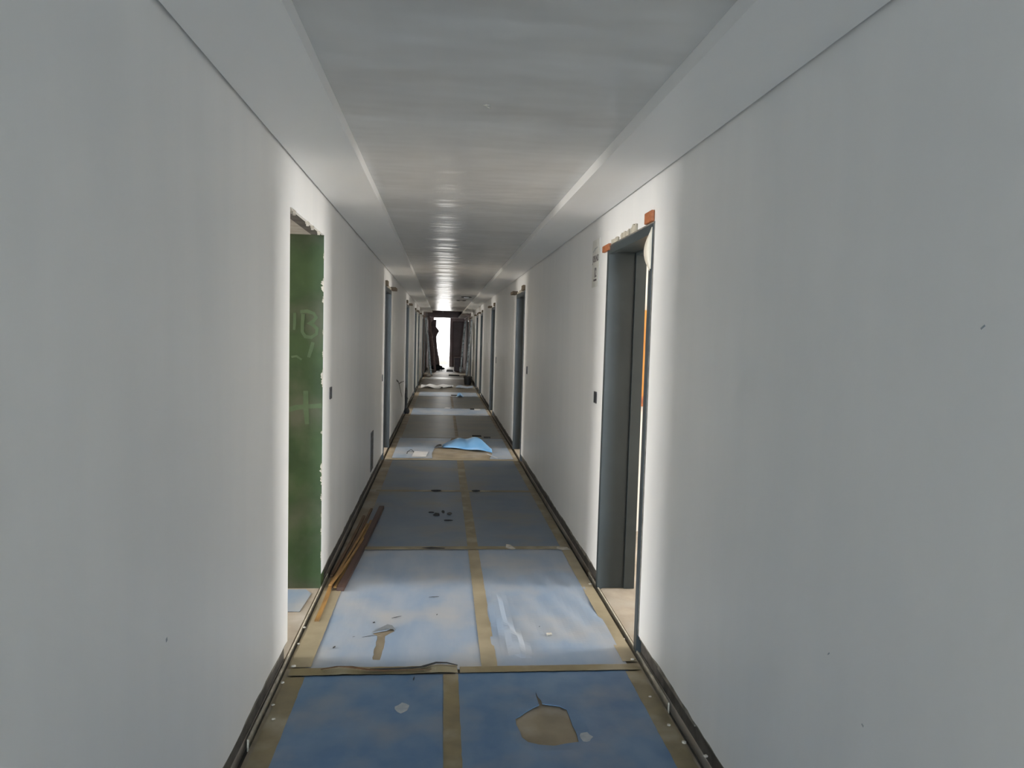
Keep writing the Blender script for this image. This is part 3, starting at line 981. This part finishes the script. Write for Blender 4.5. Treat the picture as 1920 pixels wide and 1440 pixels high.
def stick(p0, p1, wd, t, m, lab):
    bm = bmesh.new()
    P0, P1 = Vector(p0), Vector(p1)
    n = 8
    prev = None
    d = (P1 - P0).normalized()
    s_ = d.cross(Vector((0, 0, 1))).normalized()
    up = s_.cross(d)
    for i in range(n + 1):
        tt = i / n
        q = P0.lerp(P1, tt) + s_ * .006 * math.sin(tt * 3.1)
        ring = [bm.verts.new(q + s_ * a * wd / 2 + up * b * t / 2) for a, b in ((-1, -1), (1, -1), (1, 1), (-1, 1))]
        if prev:
            for k_ in range(4):
                bm.faces.new((prev[k_], prev[(k_ + 1) % 4], ring[(k_ + 1) % 4], ring[k_]))
        else:
            bm.faces.new(ring)
        prev = ring
    bm.faces.new(prev)
    tag(link('wooden_strip', bm, m), lab, 'wooden strip', ST)


stick((-.580, 4.28, .018), (-.506, 6.33, .018), .042, .026, 'darkboard', 'dark reddish-brown board, widest of the heap and furthest from the wall')
stick((-.640, 3.82, .012), (-.655, 4.50, .012), .022, .008, 'stick', 'long yellow strip reaching nearest to the viewer, past the rest of the heap')
stick((-.618, 4.33, .012), (-.556, 5.90, .012), .018, .008, 'stick', 'yellow strip lying against the dark reddish-brown board in the heap')
stick((-.644, 4.35, .012), (-.592, 6.30, .012), .018, .012, 'stick2', 'long brown strip in the middle of the heap of wooden strips')
stick((-.668, 4.54, .012), (-.630, 6.05, .012), .020, .010, 'stick2', 'dark brown strip of the heap nearest the left wall')
stick((-.650, 4.34, .024), (-.572, 5.75, .024), .016, .007, 'stick', 'yellow strip lying diagonally on top of the heap, its end by the bare opening')
stick((-.640, 4.30, .036), (-.555, 5.30, .036), .014, .007, 'stick', 'short yellow strip, topmost of the heap of wooden strips')


# ------------------------------------------------------------------ wall fittings


def back_box(s, y, z, w_, h_, lab, name='switch_box', cat='switch box', group=None):
    X = XL if s < 0 else XR
    t = empty(name, (X, y, z))
    tag(t, lab, cat, group)
    bm = bmesh.new()
    x0, x1 = sorted((-s * .006, -s * .0005))
    box(bm, x0, x1, -w_ / 2, w_ / 2, -h_ / 2, -h_ / 2 + .006)
    box(bm, x0, x1, -w_ / 2, w_ / 2, h_ / 2 - .006, h_ / 2)
    box(bm, x0, x1, -w_ / 2, -w_ / 2 + .006, -h_ / 2 + .006, h_ / 2 - .006)
    box(bm, x0, x1, w_ / 2 - .006, w_ / 2, -h_ / 2 + .006, h_ / 2 - .006)
    link('rim', bm, 'box', t)
    bm = bmesh.new()
    x0, x1 = sorted((-s * .003, -s * .0005))
    box(bm, x0, x1, -w_ / 2 + .006, w_ / 2 - .006, -h_ / 2 + .006, h_ / 2 - .006)
    link('cavity', bm, 'black', t)
    return t


back_box(-1, 4.64, 1.166, .075, .075, 'small dark open switch box on the left wall just past the bare green opening')
back_box(1, 4.59, 1.175, .075, .075, 'small dark open switch box on the right wall below the paper notice')
back_box(-1, 8.62, 1.02, .07, .08, 'small dark switch box on the left wall just before the second doorway')
back_box(1, 8.42, 1.16, .07, .09, 'small dark switch box on the right wall just before the second doorway')
back_box(1, 13.4, 1.1, .07, .12, 'tiny dark switch box on the right wall just before the third doorway')
t = back_box(-1, 7.42, .34, .26, .40, 'tall dark recessed duct opening low on the left wall before the second doorway', 'duct_opening', 'duct opening')
for j in range(5):
    bm = bmesh.new()
    box(bm, .0031, .005, -.12, .12, -.17 + j * .075, -.155 + j * .075)
    link('slat', bm, 'box', t)

# poster on the right wall
t = empty('paper_notice', (XR, 4.725, 2.05))
tag(t, 'faded paper notice with dark lettering on the right wall beside the nearest door frame', 'notice')
bm = bmesh.new()
box(bm, -.003, -.0005, -.105, .105, -.15, .16)
link('paper', bm, 'poster', t)


def text(body, size, loc, parent, name='lettering', sx=1.0, bold=.012):
    cu = bpy.data.curves.new(name, 'FONT')
    cu.body = body
    cu.size = size
    cu.extrude = .0004
    cu.offset = bold * size
    cu.align_x = 'CENTER'
    cu.resolution_u = 2
    ob = bpy.data.objects.new(name, cu)
    C.objects.link(ob)
    dg = bpy.context.evaluated_depsgraph_get()
    me = bpy.data.meshes.new_from_object(ob.evaluated_get(dg))
    bpy.data.objects.remove(ob)
    me.materials.clear()
    me.materials.append(M['ink'])
    o2 = bpy.data.objects.new(name, me)
    C.objects.link(o2)
    o2.parent = parent
    o2.location = loc
    # reads from the corridor: text x -> -y, text up -> z
    o2.rotation_euler = (math.pi / 2, 0, -math.pi / 2)
    o2.scale = (sx, 1, 1)
    return o2


text('JOB NO', .062, (-.0035, 0, .015), t, sx=.85, bold=.02)
text('12', .085, (-.0035, 0, -.085), t, sx=.9, bold=.03)
bm = bmesh.new()
box(bm, -.0042, -.003, -.045, .045, -.112, -.100)
link('underline', bm, 'ink', t)
bm = bmesh.new()
bar(bm, (-.0036, .085, .085), (-.0036, .03, .103), .006, .001, up=(1, 0, 0))
bar(bm, (-.0036, .03, .103), (-.0036, -.05, .106), .005, .001, up=(1, 0, 0))
link('faded_heading', bm, 'splat', t)


# scuffs on the walls
def wall_mark(s, y, z, L, wd, an, lab, m='splat'):
    X = (XL if s < 0 else XR)
    bm = bmesh.new()
    d = Vector((0, math.cos(an), math.sin(an))) * L / 2
    c = Vector((X - s * .0004, y, z))
    bar(bm, c - d, c + d, wd, .0006, up=(1, 0, 0))
    tag(link('wall_scuff', bm, m), lab, 'scuff')


wall_mark(1, 1.25, 1.60, .012, .004, -.6, 'small dark nick high on the right wall near the picture edge')
wall_mark(1, 1.54, .67, .008, .005, .4, 'small dark nick low on the right wall')
wall_mark(1, 1.70, .77, .010, .003, -.8, 'faint short scratch low on the right wall above the lower nick')
wall_mark(-1, 1.91, .74, .010, .010, .2, 'small dark dot low on the left wall near the viewer')
# dark scribble between second and third doorways on the left wall
bm = bmesh.new()
pp = [(11.3, .82), (11.8, .76), (12.1, .68), (12.5, .55), (12.9, .42)]
for a, b in zip(pp, pp[1:]):
    bar(bm, (XL + .0006, a[0], a[1]), (XL + .0006, b[0], b[1]), .03, .001, up=(1, 0, 0))
bar(bm, (XL + .0006, 11.9, .72), (XL + .0006, 12.7, .70), .02, .001, up=(1, 0, 0))
bar(bm, (XL + .0006, 12.6, .70), (XL + .0006, 13.5, .66), .012, .001, up=(1, 0, 0))
tag(link('wall_smear', bm, 'box'), 'dark branching smear on the left wall before the third doorway', 'smear')

# wooden-edged panel on the white room wall seen through the nearest right doorway
t = empty('wall_cabinet', (1.75, 5.60, 1.41))
tag(t, 'orange varnished panel on the white room wall inside the nearest right doorway', 'panel')
bm = bmesh.new()
box(bm, -.20, .20, -.06, .015, -.38, .38)
link('board', bm, 'varnish', t)
bm = bmesh.new()
box(bm, -.20, .20, -.066, -.0605, -.38, -.30)
link('lower_rail', bm, 'orangewood', t)

# black rag / pipe at the foot of the third left door frame
bm = bmesh.new()
pts = [(-.685, 13.83, .004 + .02), (-.68, 13.85, .2), (-.684, 13.86, .38), (-.678, 13.9, .5)]
tube(bm, pts, .022, 8)
blob(bm, (-.66, 13.82, .07), .055, 1.2, 4)
blob(bm, (-.672, 13.86, .30), .032, 1.6, 9)
tag(link('black_rag', bm, 'rag', smooth=True), 'black rag hanging at the foot of the third left door frame', 'rag')


# ------------------------------------------------------------------ ceiling fittings
def downlight(x, y, lab, drop):
    t = empty('recessed_downlight', (x, y, ZC))
    tag(t, lab, 'ceiling light', 'recessed lights in the far ceiling')
    bm = bmesh.new()
    lathe(bm, [(.115, -.0005), (.118, -.006), (.105, -.012), (.085, -.010), (.083, -.0005)], n=28)
    link('ring', bm, 'black', t, smooth=True)
    bm = bmesh.new()
    lathe(bm, [(.02, -.001), (.06, -.002), (.055, -drop), (.02, -drop - .006)], n=24)
    link('diffuser', bm, 'lamp', t, smooth=True)


downlight(.50, 15.9, 'recessed ceiling light with white diffuser, the nearer of the two', .03)
downlight(.43, 17.6, 'recessed ceiling light, the farther and darker of the two', .008)
bm = bmesh.new()
blob(bm, (0, 0, -.003), .008, .6, 3, sub=1)
tube(bm, [(-.012, 0, -.002), (0, .006, -.006), (.010, 0, -.012)], .002, 6)
tag(link('ceiling_hook', bm, 'crumb', loc=(.141, 2.64, ZC)), 'tiny white wire end poking from the ceiling near the viewer', 'wire')

# ceiling-void frame hanging edge at the torn end
bm = bmesh.new()
box(bm, TL - .02, TR + .02, YRAW + .001, YRAW + .05, ZC - .012, 2.5)
struct('trim_9', bm, 'darkboard', 'dark ragged edge where the finished ceiling stops', 'ceiling trim')


# ------------------------------------------------------------------ things leaning in the far unfinished part
def ladder(base, top, wd_vec, lab, m='alu', rungs=8, name='ladder'):
    t = empty(name, base)
    tag(t, lab, 'ladder')
    B, T = Vector((0, 0, 0)), Vector(top) - Vector(base)
    W = Vector(wd_vec)
    for e in (0, 1):
        bm = bmesh.new()
        bar(bm, B + W * e, T + W * e, .06, .03, up=W)
        link('rail', bm, m, t)
    for k_ in range(1, rungs + 1):
        f = k_ / (rungs + 1)
        bm = bmesh.new()
        bar(bm, B.lerp(T, f), B.lerp(T, f) + W, .03, .03, up=T)
        link('rung', bm, m, t)
    return t


def sheet_lean(base, top, wd, t_, m, lab, name='leaning_board', cat='board', seed=1):
    """a board standing on its edge, leaning sideways on the wall; runs wd metres along the corridor, slightly bowed"""
    bm = bmesh.new()
    B, T = Vector(base), Vector(top)
    n = 10
    rn = random.Random(seed)
    rings = []
    sx = 1 if T.x > B.x else -1
    for i in range(n + 1):
        f = i / n
        q = B.lerp(T, f) + Vector((-sx * .02 * math.sin(f * 3.14), rn.uniform(-.015, .015), 0))
        rings.append([bm.verts.new(q + Vector(v)) for v in ((0, 0, 0), (0, wd, 0), (-sx * t_, wd, 0), (-sx * t_, 0, 0))])
    for i in range(n):
        for k_ in range(4):
            bm.faces.new((rings[i][k_], rings[i][(k_ + 1) % 4], rings[i + 1][(k_ + 1) % 4], rings[i + 1][k_]))
    bm.faces.new(rings[0])
    bm.faces.new(rings[-1])
    return tag(link(name, bm, m), lab, cat)


# left: wrapped aluminium section, pale bundle, then tall dark boards
ladder((-.40, 26.95, .02), (-.64, 27.0, 2.16), (-.02, .55, 0), 'plastic-wrapped aluminium ladder leaning on the left wall in the far part', rungs=7)
sheet_lean((-.50, 26.45, .001), (-.655, 26.5, 2.05), .35, .03, 'wrap', 'pale wrapped panel leaning on the left wall beside the aluminium ladder', 'wrapped_panel', 'panel', 2)
sheet_lean((-.33, 29.6, .001), (-.645, 29.6, 2.30), .9, .09, 'farboard', 'tall dark brown board leaning on the left wall in the far part', seed=3)
# wrapped stack, with a corner poking into the light
bm = bmesh.new()
prof = [(-.60, 2.02), (-.41, 2.19), (-.30, 2.20), (-.305, 1.87), (-.23, 1.78), (-.165, 1.68), (-.24, 1.55), (-.29, 1.41), (-.24, .92), (-.15, .42), (-.10, .02), (-.60, .02)]
f0 = [bm.verts.new((x, 32.9 + .03 * math.sin(i * 2.0), z)) for i, (x, z) in enumerate(prof)]
f1 = [bm.verts.new((x - .01, 33.3, z)) for i, (x, z) in enumerate(prof)]
for i in range(len(prof)):
    j = (i + 1) % len(prof)
    bm.faces.new((f0[i], f0[j], f1[j], f1[i]))
bm.faces.new(f0)
bm.faces.new(f1)
tag(link('sacking', bm, 'sack'), 'dull mauve sacking-wrapped stack with one corner poking across the bright doorway', 'sacking')
# heap at its foot
bm = bmesh.new()
blob(bm, (0, 0, .10), .24, .5, 5, sub=3)
blob(bm, (.2, .1, .05), .14, .4, 6, sub=2)
tag(link('rubble_bag', bm, 'rag', loc=(-.22, 31.0, .015)), 'black slumped bag at the foot of the dark boards on the left', 'bag')
bm = bmesh.new()
blob(bm, (0, 0, .05), .1, .5, 15, sub=2)
tag(link('rubble_bag', bm, 'crumb', loc=(-.47, 26.2, .003)), 'small pale heap at the foot of the wrapped panel on the left', 'heap')
# right
ladder((.74, 29.3, .02), (.90, 29.4, 2.10), (.03, .5, 0), 'slim metal ladder leaning on the right wall in the far part', rungs=7)
sheet_lean((.80, 29.95, .001), (.945, 29.95, 2.2), .8, .05, 'rawwall', 'dull grey panel leaning on the right wall beside the slim metal ladder', 'grey_panel', 'panel', 7)
ladder((.80, 24.0, .02), (.955, 24.1, 2.05), (.02, .5, 0), 'plastic-wrapped metal ladder leaning beside the sixth right door frame', rungs=7)
sheet_lean((.87, 23.3, .001), (.965, 23.3, 1.95), .5, .02, 'wrap', 'pale wrapped panel leaning on the right wall near the black bucket', 'wrapped_panel', 'panel', 9)


def bucket(x, y, r0_, r1_, h_, m, lab, name='bucket', cat='bucket'):
    t = empty(name, (x, y, .0))
    tag(t, lab, cat)
    bm = bmesh.new()
    lathe(bm, [(r0_ * .9, .003), (r0_, .006), (r1_, h_ - .02), (r1_ * 1.06, h_ - .02), (r1_ * 1.06, h_), (r1_ * .95, h_), (r0_ * .93, .02)], n=24)
    link('body', bm, m, t, smooth=False)
    bm = bmesh.new()
    tube(bm, [(r1_ * 1.07 * math.cos(a), r1_ * 1.07 * math.sin(a) * .3 - r1_ * .8 * math.sin(a), h_ - .02 + .0 * a) for a in [math.pi * k_ / 10 for k_ in range(11)]], .006, 6)
    link('handle', bm, 'alu', t)


bucket(.80, 22.3, .10, .13, .26, 'black', 'black bucket on the floor by the right wall before the sixth doorway')
t = empty('bin', (.66, 30.7, .0))
tag(t, 'maroon box bin with pale lid in the far part, left of the slim ladder', 'bin')
bm = bmesh.new()
vs = box(bm, -.15, .07, -.17, .17, .002, .56)
link('body', bm, 'maroon', t)
bm = bmesh.new()
box(bm, -.17, .09, -.19, .19, .561, .60)
link('lid', bm, 'sack', t)
